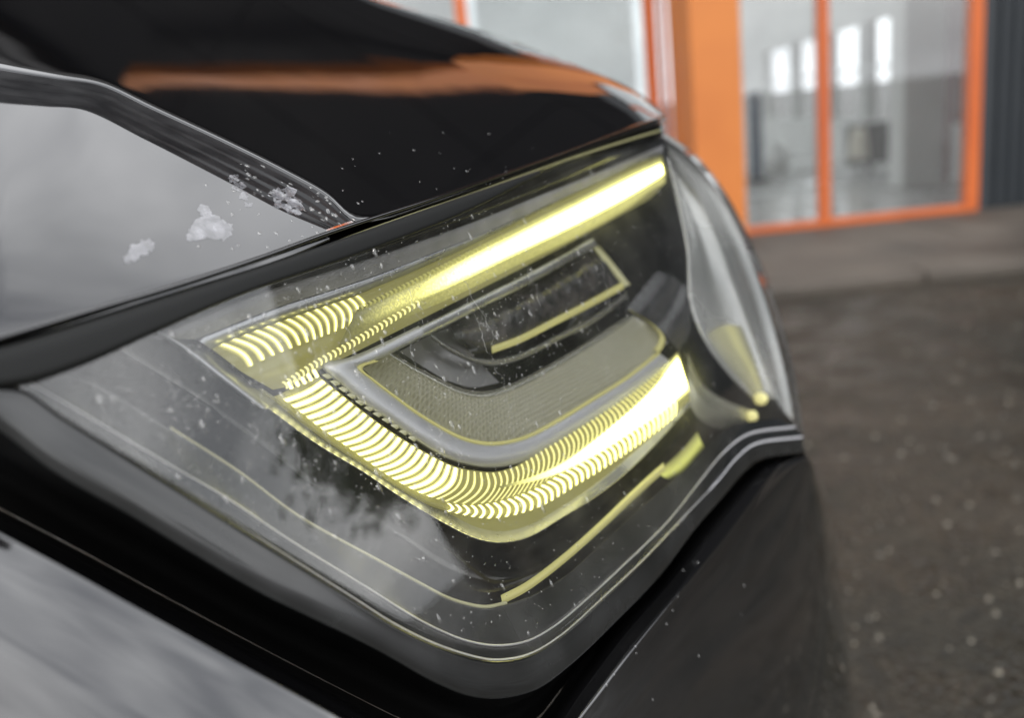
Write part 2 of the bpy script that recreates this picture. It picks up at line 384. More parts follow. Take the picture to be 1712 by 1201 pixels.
# the room behind the glass
box('floor', (-7.9, FY + .1, .0), (11.9, 15.9, .06), inner_f, bld)
def wall_run(p, q, z0, z1, th, m, name='partition'):
    p, q = Vector((p[0], p[1], 0)), Vector((q[0], q[1], 0)); d = (q - p).normalized(); n_ = Vector((-d.y, d.x, 0)) * th
    v = []
    for z in (z0, z1):
        for c in (p, q, q + n_, p + n_): v.append((c.x, c.y, z))
    return mesh_obj(name, v, [(0, 3, 2, 1), (4, 5, 6, 7), (0, 1, 5, 4), (1, 2, 6, 5), (2, 3, 7, 6), (3, 0, 4, 7)], m, bld, False)
tl = bpy.data.materials.new('translucent_sheet'); tl.use_nodes = True
tt_, tb_, tk_ = nodes(tl); tb_.inputs['Base Color'].default_value = (.6, .6, .58, 1); tb_.inputs['Roughness'].default_value = .9
ts_ = N(tt_, 'ShaderNodeBsdfTranslucent'); ts_.inputs[0].default_value = (.82, .83, .83, 1); tm_ = N(tt_, 'ShaderNodeMixShader'); tm_.inputs[0].default_value = .85
tk_(tb_.outputs[0], tm_.inputs[1]); tk_(ts_.outputs[0], tm_.inputs[2]); tk_(tm_.outputs[0], tt_.nodes['Material Output'].inputs[0])
box('fill_ceiling', (-7.9, FY + .2, 2.9), (11.9, 15.9, 2.92), tl, bld)  # translucent ceiling added to let daylight fill the room
for k in range(4):
    bx = cx0 - .12 - k * 1.0
    box('sky_dimming_sheet', (bx - .94, FY + .35, .5), (bx, FY + .353, 2.85), tl, bld)  # translucent sheets added to dim the sky seen through the panes
Q1, Q2 = at_y(1262, 150, 14.0), at_y(1512, 120, 7.9)
def wp(px):
    # point at pixel column px of the wall standing in for reflected windows
    r = ray(px, 140); o = CAM
    d = Vector((Q2.x - Q1.x, Q2.y - Q1.y)); e = Vector((Q1.x - o.x, Q1.y - o.y))
    det = r.x * -d.y + d.x * r.y
    s = (e.x * -d.y + d.x * e.y) / det
    return (o.x + r.x * s, o.y + r.y * s)
ZT, ZB = at_y(1280, 88, 13.6).z, at_y(1280, 196, 13.6).z
spans = [(1278, 1320), (1326, 1362), (1384, 1434), (1446, 1508)]
wall_run(wp(1150), wp(1620), ZT, 2.9, .12, inner_w, 'reflection_lintel')
wall_run(wp(1150), wp(1620), .06, ZB, .12, inner_w, 'reflection_sill')
edges = [1150] + [e for s in spans for e in s] + [1560]
for a, b in zip(edges[0::2], edges[1::2]): wall_run(wp(a), wp(b), ZB, ZT, .12, inner_w, 'reflection_pier')
for a, b in spans:
    zm = (ZT + ZB) / 2 + .03; wall_run(wp(a), wp(b), zm - .014, zm + .014, .05, inner_w, 'reflection_transom')
ic = at_y(1545, 200, 6.6)
box('inner_column', (ic.x - .15, 6.6, .06), (ic.x + .15, 6.85, 2.9), mat('white_wall', (.62, .62, .6), .6), bld, .01)
box('side_wall', (ic.x + .36, FY + .3, .06), (ic.x + .46, 7.2, 2.9), mat('maroon_wall', (.10, .03, .03), .6), bld)
# furniture in the room
wh = mat('white_laminate', (.7, .7, .68), .35); dk = mat('dark_laminate', (.03, .035, .035), .4); bl = mat('blue_board', (.05, .09, .15), .4)
pt = at_y(1462, 300, 7.9)
desk = empty('reception_desk', (pt.x, 7.9, .06)); tag(desk, 'dark reception desk with pale top inside behind the glass', 'desk')
box('desk_top', (pt.x - .42, 7.7, pt.z - .03), (pt.x + .28, 8.3, pt.z + .03), wh, desk, .006)
box('front_panel', (pt.x - .38, 7.76, .06), (pt.x + .24, 7.8, pt.z - .032), dk, desk)
for sx in (-.38, .2): box('side_panel', (pt.x + sx, 7.802, .06), (pt.x + sx + .04, 8.26, pt.z - .032), dk, desk)
sc = at_y(1455, 245, 8.1)
scr = empty('monitor', (sc.x, 8.1, pt.z + .03)); tag(scr, 'dark monitor standing on the reception desk', 'monitor')
box('screen', (sc.x - .22, 8.08, pt.z + .12), (sc.x + .2, 8.11, pt.z + .48), dk, scr, .006)
box('stand', (sc.x - .03, 8.09, pt.z + .045), (sc.x + .03, 8.12, pt.z + .12), dk, scr); box('foot', (sc.x - .12, 8.02, pt.z + .031), (sc.x + .12, 8.2, pt.z + .045), dk, scr)
lp = at_y(1456, 215, 7.6)
lamp = empty('table_lamp', (lp.x, 7.85, pt.z + .03)); tag(lamp, 'slim cream table lamp on the reception desk', 'lamp')
def lathe(name, c, prof, m, parent, n=16):
    v = [(c[0] + r * math.cos(2 * math.pi * k / n), c[1] + r * math.sin(2 * math.pi * k / n), c[2] + z) for r, z in prof for k in range(n)]
    f = [(i * n + k, i * n + (k + 1) % n, (i + 1) * n + (k + 1) % n, (i + 1) * n + k) for i in range(len(prof) - 1) for k in range(n)]
    return mesh_obj(name, v, f, m, parent, True)
crm = mat('cream_shade', (.75, .7, .58), .6)
lathe('lamp_base', (lp.x, 7.85, pt.z + .03), [(.001, 0), (.06, 0), (.06, .015), (.015, .03), (.015, .2)], dk, lamp)
lathe('lamp_shade', (lp.x, 7.85, pt.z + .2), [(.085, 0), (.07, .16), (.05, .26), (.001, .26)], crm, lamp)
cb = at_y(1300, 300, 8.6)
cab = empty('cabinet', (cb.x, 8.6, .06)); tag(cab, 'low white cabinet on the showroom floor behind the glass', 'cabinet')
box('carcass', (cb.x - .35, 8.62, .06), (cb.x + .45, 9.0, cb.z + .02), wh, cab, .008)
for k in range(2): box('cabinet_door', (cb.x - .34 + k * .4, 8.6, .1), (cb.x + .04 + k * .4, 8.618, cb.z), wh, cab, .004)
ch = at_y(1300, 258, 8.75)
orb = empty('white_vase', (ch.x, 8.8, cb.z + .02)); tag(orb, 'round white vase standing on the low white cabinet', 'vase')
lathe('vase_body', (ch.x, 8.8, cb.z + .02), [(.001, 0), (.07, 0), (.13, .1), (.13, .18), (.07, .27), (.06, .3)], wh, orb)
bb = at_y(1264, 220, 8.2)
sg = empty('display_board', (bb.x, 8.2, .06)); tag(sg, 'narrow blue display board standing beside the low cabinet', 'board')
box('panel', (bb.x - .06, 8.2, .1), (bb.x + .06, 8.24, bb.z + .35), bl, sg, .004); box('foot', (bb.x - .1, 8.1, .062), (bb.x + .1, 8.34, .098), dk, sg)

# ------------------------------------------------------------------ unseen trees, added to darken the lens and paint reflections
bark = vary(mat('bark', (.06, .045, .03), .85), (.04, .03, .022), (.08, .06, .045), 12)
leaf = vary(mat('leaf', (.05, .08, .03), .6), (.035, .055, .02), (.07, .10, .035), 3)
def tree(x, y, h, label, sd):
    rg = random.Random(sd)
    t = empty('tree', (x, y, 0)); tag(t, label, 'tree', 'added trees out of view')
    v, f = [], []
    def limb(p, q, r0, r1, n=6):
        k = len(v); d = (q - p).normalized(); u = d.orthogonal().normalized(); w_ = d.cross(u)
        for c, r in ((p, r0), (q, r1)):
            for a in range(n): v.append(c + (u * math.cos(a * 6.283 / n) + w_ * math.sin(a * 6.283 / n)) * r)
        for a in range(n): f.append((k + a, k + (a + 1) % n, k + n + (a + 1) % n, k + n + a))
    b0 = Vector((x, y, 0)); top = Vector((x, y, h * .45)); limb(b0, top, .16, .1)
    tips = []
    for k in range(7):
        a = k * .9 + rg.random(); q = top + Vector((math.cos(a) * h * .26, math.sin(a) * h * .26, h * rg.uniform(.12, .42)))
        limb(top - Vector((0, 0, rg.uniform(0, h * .15))), q, .06, .02); tips.append(q)
    mesh_obj('trunk', v, f, bark, t)
    lv, lf = [], []
    for i in range(2200):
        c = rg.choice(tips); p = c + Vector((rg.gauss(0, h * .1), rg.gauss(0, h * .1), rg.gauss(0, h * .085)))
        a = Vector((rg.uniform(-1, 1), rg.uniform(-1, 1), rg.uniform(-1, 1))).normalized(); b = a.orthogonal().normalized(); s = rg.uniform(.07, .16); k = len(lv)
        lv += [p - a * s, p + b * s * .5, p + a * s, p - b * s * .5]; lf.append((k, k + 1, k + 2, k + 3))
    mesh_obj('crown', lv, lf, leaf, t, False)
for i, (az, dist, h, lab) in enumerate([(64, 13.5, 3.0, 'small leafy tree added out of view beside the dark shed door'), (70, 13, 4.0, 'tall leafy tree added out of view across from the car'), (80, 12.5, 4.4, 'rounded leafy tree added out of view before the corner of the dark shed'), (77, 12, 3.4, 'low leafy tree added out of view with its crown near the ground'), (108, 34, 5.0, 'spreading leafy tree added out of view at the far end of the yard'), (122, 30, 3.8, 'stunted leafy tree added out of view in the corner of the yard')]):
    tree(dist * math.sin(R(az)), dist * math.cos(R(az)), h, lab, i)

shed = empty('shed', (15, 6, 0)); tag(shed, 'long dark shed added out of view to darken the lens reflections', 'shed')  # unseen shed, added to darken what the lens reflects
def shed_piece(name, a0, a1, d0, th, z0, z1, m):
    # wall piece seen from the car between two bearings
    p, q = Vector((d0, a0, 0)), Vector((d0, a1, 0))
    return box(name, (d0, a0, z0), (d0 + th, a1, z1), m, shed)
for k in range(3): shed_piece('wall', 2.5 + k * 2.0, 4.49 + k * 2.0, 15, .2, 0, 7.4, panel_m if k % 2 else clad)
box('roof', (14.7, 2.3, 7.41), (22, 8.7, 7.6), clad, shed)
for k in range(1): box('roller_door', (14.93, 3.1 + k * 4.0, 0), (14.99, 5.3 + k * 4.0, 3.2), mat('door_grey', (.06, .06, .065), .5), shed)
# ------------------------------------------------------------------ the car
car = empty('car', (at(700, 700, .5).x, at(700, 700, .5).y, 0))
tag(car, 'glossy black car, wet with rain, its headlight glowing yellow white', 'car')

# --- bonnet and wing
STRIP_T = [(-90, 98), (0, 116), (90, 130), (165, 141), (250, 180), (380, 240), (480, 290), (545, 327), (590, 368)]
STRIP_B = [(-90, 160), (0, 172), (75, 178), (140, 184), (240, 232), (330, 278), (395, 312), (470, 352), (545, 384)]
F_EDGE = [(-90, 600), (0, 577), (80, 553), (160, 528), (250, 500), (340, 472), (420, 448), (490, 424), (550, 398)]
def lerp_pts(a, b, t): return [(p[0] + (q[0] - p[0]) * t, p[1] + (q[1] - p[1]) * t) for p, q in zip(a, b)]
def off(pts, dx, dy): return [(x + dx, y + dy) for x, y in pts]
def fend(q): return lambda x, y: 1 / finv(x, y) - .003 * math.sin(math.pi * q) * max(0.0, 1 - max(0, x) / 480) ** 1.5
rows = [(STRIP_B, df(.0))] + [(lerp_pts(STRIP_B, F_EDGE, k / 8), fend(k / 8)) for k in range(1, 8)]
rows += [(off(F_EDGE, -3, -10), df(.0)), (off(F_EDGE, 0, -2), df(.0012)), (off(F_EDGE, 2, 5), df(.004)), (off(F_EDGE, 4, 6), df(.02))]
fender = loft('fender', rows, 60, paint, car, 3)
# ribbed strip standing in for the roof edge reflected in the paint
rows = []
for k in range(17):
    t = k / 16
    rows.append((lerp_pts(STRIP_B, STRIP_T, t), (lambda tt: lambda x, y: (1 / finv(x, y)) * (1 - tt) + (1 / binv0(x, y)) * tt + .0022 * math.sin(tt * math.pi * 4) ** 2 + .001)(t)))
strip = loft('reflection_strip', rows, 70, reflection_grey, car, 2)
# bonnet: everything above the strip and the lamp, rolling over at its crest
LB = [(-90, 98), (0, 116), (90, 130), (165, 141), (250, 180), (380, 240), (480, 290), (545, 327), (590, 366), (640, 362), (720, 336), (850, 291), (960, 251), (1040, 221), (1085, 205), (1112, 195)]
UB = [(-160, -330), (-60, -320), (40, -290), (120, -250), (210, -200), (330, -140), (410, -102), (470, -75), (540, -42), (620, -8), (720, 24), (850, 66), (960, 108), (1040, 140), (1085, 168), (1112, 195)]
def brow(t): return lerp_pts(LB, UB, t)
rows = [(off(LB, 6, 7), db(.02)), (off(LB, 4, 6), db(.004)), (off(LB, 1, 2), db(.001)), (off(LB, 0, -4), db(0))]
rows += [(brow(t), db()) for t in (.06, .15, .27, .4, .52, .63, .73, .81, .88, .93, .965, .985, .995, 1.0)]
rows += [(off(UB, 0, 6), lambda x, y: db()(x, y - 6) + .03), (off(UB, 0, 30), lambda x, y: db()(x, y - 30) + .1), (off(UB, 0, 90), lambda x, y: db()(x, y - 90) + .3)]
bonnet = loft('bonnet', rows, 110, paint, car, 2)
# rolled edge running along both panels above the lamp
PE = [(-120, 602), (0, 570), (160, 522), (300, 480), (440, 433), (545, 394), (640, 362), (720, 336), (850, 291), (960, 251), (1040, 221), (1114, 195)]
def pe(o): return [(x, y + o * max(.25, 1 - max(0, x) / 1250)) for x, y in PE]
loft('rolled_edge', [(pe(-13), dl(.004)), (pe(-12), dl(-.0003)), (pe(-7), dl(-.0016)), (pe(-1), dl(-.0010)), (pe(3), dl(.002)), (pe(3), dl(.02))], 110, paint, car, 3)
# --- lens outline in the picture
TOPE = [(-60, 640), (40, 636), (150, 600), (270, 538), (400, 470), (600, 390), (800, 320), (960, 263), (1050, 234), (1104, 218)]
RIM = [(-60, 648), (30, 650), (105, 698), (238, 780), (350, 850), (456, 917), (600, 1008), (655, 1043), (725, 1078), (795, 1101), (830, 1106), (883, 1097), (935, 1067), (1006, 1004), (1076, 938), (1146, 864), (1200, 807), (1232, 768), (1262, 745), (1342, 733)]
RIM2 = [(-60, 640), (50, 642), (125, 685), (262, 766), (375, 832), (485, 905), (620, 988), (690, 1032), (732, 1054), (780, 1073), (830, 1081), (880, 1074), (925, 1050), (985, 1000), (1041, 948), (1118, 872), (1175, 800), (1210, 758), (1250, 728), (1330, 715)]
INNER = [(-40, 632), (75, 624), (150, 640), (285, 718), (400, 792), (500, 866), (640, 944), (715, 985), (750, 1003), (785, 1014), (815, 1018), (848, 1011), (890, 996), (950, 960), (1006, 910), (1090, 833), (1146, 785), (1185, 742), (1225, 712), (1300, 700)]
OUTER = [(-60, 690), (0, 722), (90, 790), (215, 862), (330, 932), (440, 996), (585, 1066), (650, 1100), (720, 1140), (780, 1165), (830, 1170), (895, 1155), (955, 1112), (1030, 1040), (1105, 962), (1165, 882), (1212, 828), (1242, 792), (1268, 770), (1345, 757)]
SIL = [(1104, 218), (1160, 258), (1212, 322), (1252, 398), (1287, 480), (1312, 560), (1332, 650), (1342, 733)]
NU, NV = 90, 40
def lens_depth(x, y, u):
    q = max(0.0, (u - .80) / .20)
    return 1 / linv(x, y) + .05 * (1 - math.sqrt(max(0, 1 - q * q))) - .006 * math.sin(math.pi * min(1, u)) 
T_, B2_, S_ = cat(TOPE, NU), cat(RIM, NU), cat(SIL, NV)
def lens_px(iu, iv):
    u, v = iu / (NU - 1), iv / (NV - 1)
    l0, l1 = T_[0], B2_[0]
    p = T_[iu] * (1 - v) + B2_[iu] * v + (l0.lerp(l1, v)) * (1 - u) + S_[iv] * u
    return p - (T_[0] * (1 - u) * (1 - v) + B2_[0] * (1 - u) * v + T_[-1] * u * (1 - v) + B2_[-1] * u * v)
def lens_pt(iu, iv, lift=0.0):
    p = lens_px(iu, iv); return at(p.x, p.y, lens_depth(p.x, p.y, iu / (NU - 1)) - lift)
lens = mesh_obj('headlight_lens', [lens_pt(i, j) for j in range(NV) for i in range(NU)], grid_faces(NV, NU), lens_m, car, True, .0025)
lens['label'] = 'clear rain spotted lens of the headlight'

# --- housing
hs = loft('headlight_housing', [(OUTER, dl(.02)), (OUTER, dl(.0025)), (lerp_pts(OUTER, RIM, .1), dl(.0)), (lerp_pts(OUTER, RIM, .35), dl(-.0015)), (lerp_pts(OUTER, RIM, .8), dl(-.002)), (lerp_pts(OUTER, RIM, .96), dl(-.002)), (lerp_pts(OUTER, RIM, 1.04), dl(.001))], 140, plastic, car, 3)
hs['label'] = 'black plastic rim of the headlight'
def hpart(name, rows, n, m, sub=2, parent=hs, solid=0.0, same=True, label=None):
    o = loft(name, rows, n, m, parent, sub, True, solid, same)
    if label: o['label'] = label
    return o
hpart('bezel', [(RIM, dl(.002)), (lerp_pts(RIM, RIM2, .15), dl(.0032)), (lerp_pts(RIM, RIM2, .85), dl(.0045)), (RIM2, dl(.0042)), (lerp_pts(RIM2, INNER, .1), dl(.0055)), (lerp_pts(RIM2, INNER, .5), dl(.0085)), (lerp_pts(RIM2, INNER, .93), dl(.011)), (INNER, dl(.0115)), (INNER, dl(.016))], 150, plastic, 3)
# lit inner edge of the bezel
E2 = [(x + (0 if i < 12 else -4), y - 3) for i, (x, y) in enumerate(INNER)]
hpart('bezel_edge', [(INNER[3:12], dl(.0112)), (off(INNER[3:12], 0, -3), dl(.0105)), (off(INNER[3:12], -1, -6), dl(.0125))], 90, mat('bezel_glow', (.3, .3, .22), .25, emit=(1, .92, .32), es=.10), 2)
bead = mat('bezel_highlight', (.6, .6, .62), .4, .3)  # pale colour stands in for highlights along the bezel edges
hpart('bezel_highlight', [(off(RIM[1:], 0, 1), dl(.001)), (off(RIM[1:], 0, -1), dl(-.0002)), (off(RIM[1:], 0, -4), dl(.0012))], 140, bead, 2)
hpart('bezel_highlight', [(off(RIM2[1:], 0, 1), dl(.0040)), (off(RIM2[1:], 0, -1), dl(.0030)), (off(RIM2[1:], 0, -3), dl(.0044))], 140, bead, 2)
# outer edge of the lamp frame (the pale line)
DOUT = [(252, 548), (285, 570), (350, 614), (456, 691), (530, 745), (603, 789), (673, 836), (743, 878), (795, 903), (837, 910), (883, 901), (935, 871), (1006, 826), (1058, 783), (1105, 735), (1152, 682)]
I16 = [(40, 572), (140, 632), (285, 718), (400, 792), (500, 866), (640, 944), (715, 985), (750, 1003), (785, 1014), (815, 1018), (848, 1011), (890, 996), (950, 960), (1006, 910), (1090, 833), (1146, 785)]
hpart('bowl', [(I16, dl(.0155)), (lerp_pts(I16, DOUT, .12), dl(.05)), (lerp_pts(I16, DOUT, .5), dl(.058)), (lerp_pts(I16, DOUT, .88), dl(.05)), (DOUT, dl(.03))], 110, gloss_black, 3)
# light strip low in the bowl, right hand side
LS = [(838, 1012), (880, 990), (940, 945), (1000, 892), (1060, 835), (1110, 790)]
hpart('light_strip', [(LS, dl(.018)), (off(LS, 1, -7), dl(.015)), (off(LS, -1, -16), dl(.02))], 40, line_m, 2)
hpart('marker_lamp', [([(1098, 790), (1120, 772), (1145, 748), (1166, 722)], dl(.02)), ([(1108, 797), (1133, 782), (1158, 757), (1172, 738)], dl(.014)), ([(1118, 802), (1143, 788), (1163, 765), (1178, 748)], dl(.02))], 20, graded('lit_marker', 1, [(0, .06), (.5, .75), (1, .06)], (.95, 1, .22), (.2, .2, .08), ustops=None), 3)
# frame rim: pale edge, yellow slope
RIMW = off(DOUT, 1, -4)
D2 = [(268, 538), (300, 556), (368, 602), (470, 672), (540, 724), (612, 770), (682, 816), (748, 857), (797, 882), (837, 889), (881, 880), (930, 853), (998, 808), (1050, 765), (1098, 720), (1148, 668)]
hpart('frame_edge', [(DOUT, dl(.031)), (off(DOUT, 0, -2), dl(.028)), (RIMW, dl(.029))], 120, chrome, 2)
hpart('frame_slope', [(RIMW, dl(.029)), (lerp_pts(RIMW, D2, .5), dl(.0325)), (D2, dl(.036))], 120, satin, 2)

# --- daytime running light
DU = [(532, 628), (566, 655), (600, 682), (640, 712), (680, 738), (722, 762), (763, 781), (800, 788), (830, 789), (866, 778), (903, 754), (950, 726), (1000, 694), (1050, 660), (1098, 622), (1134, 588)]
DM = [(462, 662), (500, 690), (535, 718), (578, 748), (620, 778), (662, 806), (715, 832), (766, 844), (812, 843), (850, 834), (892, 818), (946, 786), (1000, 750), (1060, 708), (1110, 672), (1150, 640)]
DD = [(452, 664), (492, 700), (530, 728), (575, 760), (620, 790), (664, 818), (715, 845), (766, 860), (815, 868), (862, 862), (910, 845), (965, 812), (1020, 778), (1075, 740), (1120, 705), (1152, 672)]
drl = loft('daytime_running_light', [(D2, dl(.036)), (DD, dl(.034)), (lerp_pts(DD, DM, .5), dl(.031)), (DM, dl(.0345)), (lerp_pts(DM, DU, .3), dl(.029)), (lerp_pts(DM, DU, .7), dl(.028)), (DU, dl(.036))], 140, groove_m, car, 2)
drl['label'] = 'ribbed glowing light guide of the headlight'
def curve_fn(P, m=400):
    pts = cat(P, m)
    return pts
def rib_set(U, D, s_list, curv, t0, bulge, m, parent, name='rib', na=4, nv=9, v0=.03, v1=.97):
    """one bulging rib for each (s0, s1): s runs 0..1 along the bar, v across it"""
    m_ = 401
    cu, cdn = cat(U, m_), cat(D, m_, U if len(U) == len(D) else None)
    def ev(c, s):
        s = max(0, min(1, s)) * (m_ - 1); k = min(int(s), m_ - 2); return c[k].lerp(c[k + 1], s - k)
    for (s0, s1) in s_list:
        V = []
        for a in range(na):
            for j in range(nv):
                v = v0 + (v1 - v0) * j / (nv - 1)
                s = s0 + (s1 - s0) * a / (na - 1) + (curv(s0) * math.sin(math.pi * v))
                p = ev(cu, s).lerp(ev(cdn, s), v)
                t = t0 - bulge * math.sin(math.pi * v) - .0016 * math.sin(math.pi * (a + .0) / (na - 1))
                V.append(at(p.x, p.y, dl(t)(p.x, p.y)))
        grid_uv(mesh_obj(name, V, grid_faces(na, nv), m, parent, True), na, nv)
# ribs of the lower arm
def steps(s0, s1, n, duty, ratio=1.0):
    wts = [ratio ** (i / max(1, n - 1)) for i in range(n)]; tot = sum(wts); s = s0; o = []
    for q in wts:
        q *= (s1 - s0) / tot; o.append((s, s + q * duty)); s += q
    return o
rib_set(DU, DM, steps(.012, .40, 20, .76, .85), lambda s: .006 + .012 * s / .4, .0325, .0062, rib_m, drl)
rib_set(DU, DM, steps(.40, .95, 44, .45, .7), lambda s: .018, .0325, .0062, fine_m, drl)
rib_set(DM, DD, steps(.42, .96, 38, .55, .75), lambda s: .010, .0322, .003, rib_m, drl)
# glowing core at the far end
CORE_U = [(835, 812), (880, 800), (930, 778), (985, 740), (1040, 694), (1090, 645), (1132, 592)]
CORE_D = [(836, 818), (884, 808), (938, 792), (998, 762), (1060, 722), (1110, 690), (1152, 655)]
lcore_m = graded('lit_core', 1, [(0, .5), (.3, 18), (.7, 18), (1, .5)], (1, .95, .30), ustops=[(0, .0), (.3, .25), (.7, 1)])
loft('light_core', [(CORE_U, dl(.031)), (lerp_pts(CORE_U, CORE_D, .3), dl(.0235)), (lerp_pts(CORE_U, CORE_D, .7), dl(.0235)), (CORE_D, dl(.031))], 60, lcore_m, drl, 3)
# small square cells between ribs and inner frame
rib_set([(534, 624), (566, 650), (605, 680), (650, 710), (700, 745)], [(545, 622), (577, 646), (617, 675), (660, 704), (708, 737)], steps(.02, .98, 11, .7), lambda s: 0, .036, .001, mat('clear_cell', (.35, .35, .25), .15, emit=(1, .95, .5), es=.12), drl, 'cell', 3, 4)

# upper bar
UT = [(352, 582), (400, 562), (470, 536), (540, 512), (600, 492), (660, 466), (720, 440), (790, 406), (860, 371), (940, 332), (1020, 295), (1075, 270), (1106, 260)]
UD = [(404, 622), (452, 598), (508, 576), (560, 556), (612, 534), (668, 510), (728, 482), (800, 448), (872, 412), (950, 372), (1030, 332), (1085, 304), (1114, 288)]
UE = [(456, 652), (500, 642), (535, 618), (585, 594), (640, 566), (700, 536), (765, 503), (830, 470), (900, 434), (975, 394), (1040, 358), (1088, 330), (1112, 305)]
ub = loft('upper_light_bar', [(UT, dl(.036)), (lerp_pts(UT, UD, .15), dl(.029)), (lerp_pts(UT, UD, .6), dl(.026)), (UD, dl(.030)), (lerp_pts(UD, UE, .4), dl(.031)), (UE, dl(.040))], 110, groove_m, drl, 3)
rib_set(UT, UD, steps(.012, .325, 15, .72, .62), lambda s: .012, .031, .005, rib_u, drl)
BT = [(606, 500), (690, 460), (780, 415), (880, 366), (980, 318), (1060, 279), (1104, 262)]
BD = [(560, 590), (650, 548), (745, 505), (860, 448), (960, 398), (1055, 345), (1112, 305)]
loft('light_bar', [(BT, dl(.033)), (lerp_pts(BT, BD, .2), dl(.0245)), (lerp_pts(BT, BD, .5), dl(.023)), (lerp_pts(BT, BD, .8), dl(.0265)), (BD, dl(.038))], 70, ubar_m, drl, 3)
CT = [(640, 532), (720, 484), (800, 437), (900, 380), (1000, 322), (1070, 284), (1100, 272)]
CD = [(642, 538), (724, 496), (808, 453), (910, 402), (1012, 350), (1080, 314), (1110, 292)]
rib_set([(470, 640), (520, 606), (580, 572), (640, 536), (700, 500)], [(478, 652), (526, 618), (586, 584), (646, 547), (706, 508)], steps(.0, 1, 30, .55), lambda s: .012, .0255, .002, fine_m, drl, 'tooth', 3, 4)
rib_set([(600, 512), (680, 472), (760, 432), (840, 392)], [(604, 520), (684, 481), (764, 440), (843, 397)], steps(.0, 1, 34, .5), lambda s: .01, .0252, .001, bar_m, drl, 'tooth', 3, 4)
rib_set([(478, 640), (505, 630), (530, 614)], [(484, 652), (512, 642), (538, 628)], steps(.0, 1, 5, .7), lambda s: 0, .029, .002, rib_m, drl, 'rib', 3, 5)

# --- trim above the upper bar: two grey steps, black ledge
TA = [(255, 566), (330, 532), (430, 492), (520, 463), (600, 438), (700, 404), (800, 368), (900, 328), (1000, 288), (1070, 258), (1108, 243)]
TB = [(330, 568), (400, 540), (480, 510), (560, 485), (640, 458), (725, 424), (815, 388), (910, 346), (1005, 302), (1072, 270), (1108, 254)]
TC = [(352, 584), (418, 556), (490, 530), (570, 502), (650, 471), (735, 434), (822, 393), (915, 346), (1008, 301), (1074, 270), (1110, 258)]
T11 = [(180, 586), (280, 534), (400, 471), (505, 429), (600, 396), (700, 361), (800, 326), (900, 292), (980, 262), (1050, 240), (1100, 224)]
hpart('top_ledge', [(T11, dl(.001)), (lerp_pts(T11, TA, .25), dl(.02)), (lerp_pts(T11, TA, .8), dl(.03)), (TA, dl(.024))], 100, gloss_black, 3)
hpart('top_trim', [(TA, dl(.0235)), (lerp_pts(TA, TB, .1), dl(.022)), (lerp_pts(TA, TB, .95), dl(.026))], 100, grain, 2)
hpart('top_trim_edge', [(lerp_pts(TA, TB, .96), dl(.0285)), (TB, dl(.027)), (lerp_pts(TB, TC, .95), dl(.030)), (TC, dl(.037))], 100, satin, 2)
# top seal: thin yellow lit lines along the lens edge
SL = TOPE[3:]
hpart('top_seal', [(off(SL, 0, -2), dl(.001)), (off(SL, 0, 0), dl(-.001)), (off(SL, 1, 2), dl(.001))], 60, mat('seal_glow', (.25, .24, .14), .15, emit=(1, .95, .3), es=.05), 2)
G1 = [(-100, 606), (40, 571), (180, 527), (300, 489), (420, 451), (600, 389), (760, 333), (900, 285)]
G2 = [(-100, 652), (40, 640), (150, 604), (258, 556), (400, 494), (600, 424), (770, 358), (905, 290)]
hpart('lens_shade_band', [(G1, dl(-.001)), (lerp_pts(G1, G2, .1), dl(-.0075)), (lerp_pts(G1, G2, .8), dl(-.0085)), (G2, dl(-.0078)), (G2, dl(-.004))], 70, mat('shade_black', (.008, .0085, .008), .45, spec=.25), 2)  # black band added over the lens to mute its sky reflection
hpart('left_corner_trim', [([(258, 552), (300, 580), (360, 628), (430, 680)], dl(.022)), ([(275, 558), (318, 585), (378, 632), (445, 684)], dl(.020)), ([(352, 588), (385, 610), (425, 645), (462, 672)], dl(.034))], 30, satin, 2)

# --- inner grey frame round the projector
GO = [(700, 545), (640, 574), (590, 596), (540, 612), (566, 640), (605, 674), (650, 704), (700, 740), (750, 768), (800, 781), (840, 781), (890, 768), (950, 735), (1010, 700), (1070, 660), (1130, 612)]
GI = [(712, 560), (660, 585), (625, 602), (597, 614), (620, 635), (655, 662), (692, 690), (730, 714), (768, 734), (805, 744), (838, 744), (880, 734), (935, 706), (990, 672), (1050, 634), (1104, 592)]
hpart('grey_frame', [(GO, dl(.040)), (lerp_pts(GO, GI, .06), dl(.034)), (lerp_pts(GO, GI, .9), dl(.033)), (GI, dl(.036))], 130, mat('frame_silver', (.46, .47, .52), .38, .6), 2)
GI2 = [(716, 564), (666, 588), (634, 604), (606, 616), (627, 635), (661, 661), (697, 687), (734, 710), (771, 729), (806, 738), (838, 738), (879, 728), (932, 700), (987, 667), (1047, 629), (1100, 588)]
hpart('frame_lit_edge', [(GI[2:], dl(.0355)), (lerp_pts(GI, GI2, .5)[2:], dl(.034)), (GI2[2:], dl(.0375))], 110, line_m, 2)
# upper grey strip under the upper bar
US = [(545, 613), (600, 592), (660, 565), (720, 537), (785, 505), (850, 473), (920, 437), (990, 398)]
UI = [(600, 615), (640, 598), (690, 573), (745, 546), (805, 515), (865, 485), (930, 450), (1000, 410)]
hpart('upper_frame', [(US, dl(.041)), (lerp_pts(US, UI, .1), dl(.035)), (lerp_pts(US, UI, .8), dl(.036)), (UI, dl(.039))], 60, satin, 2)
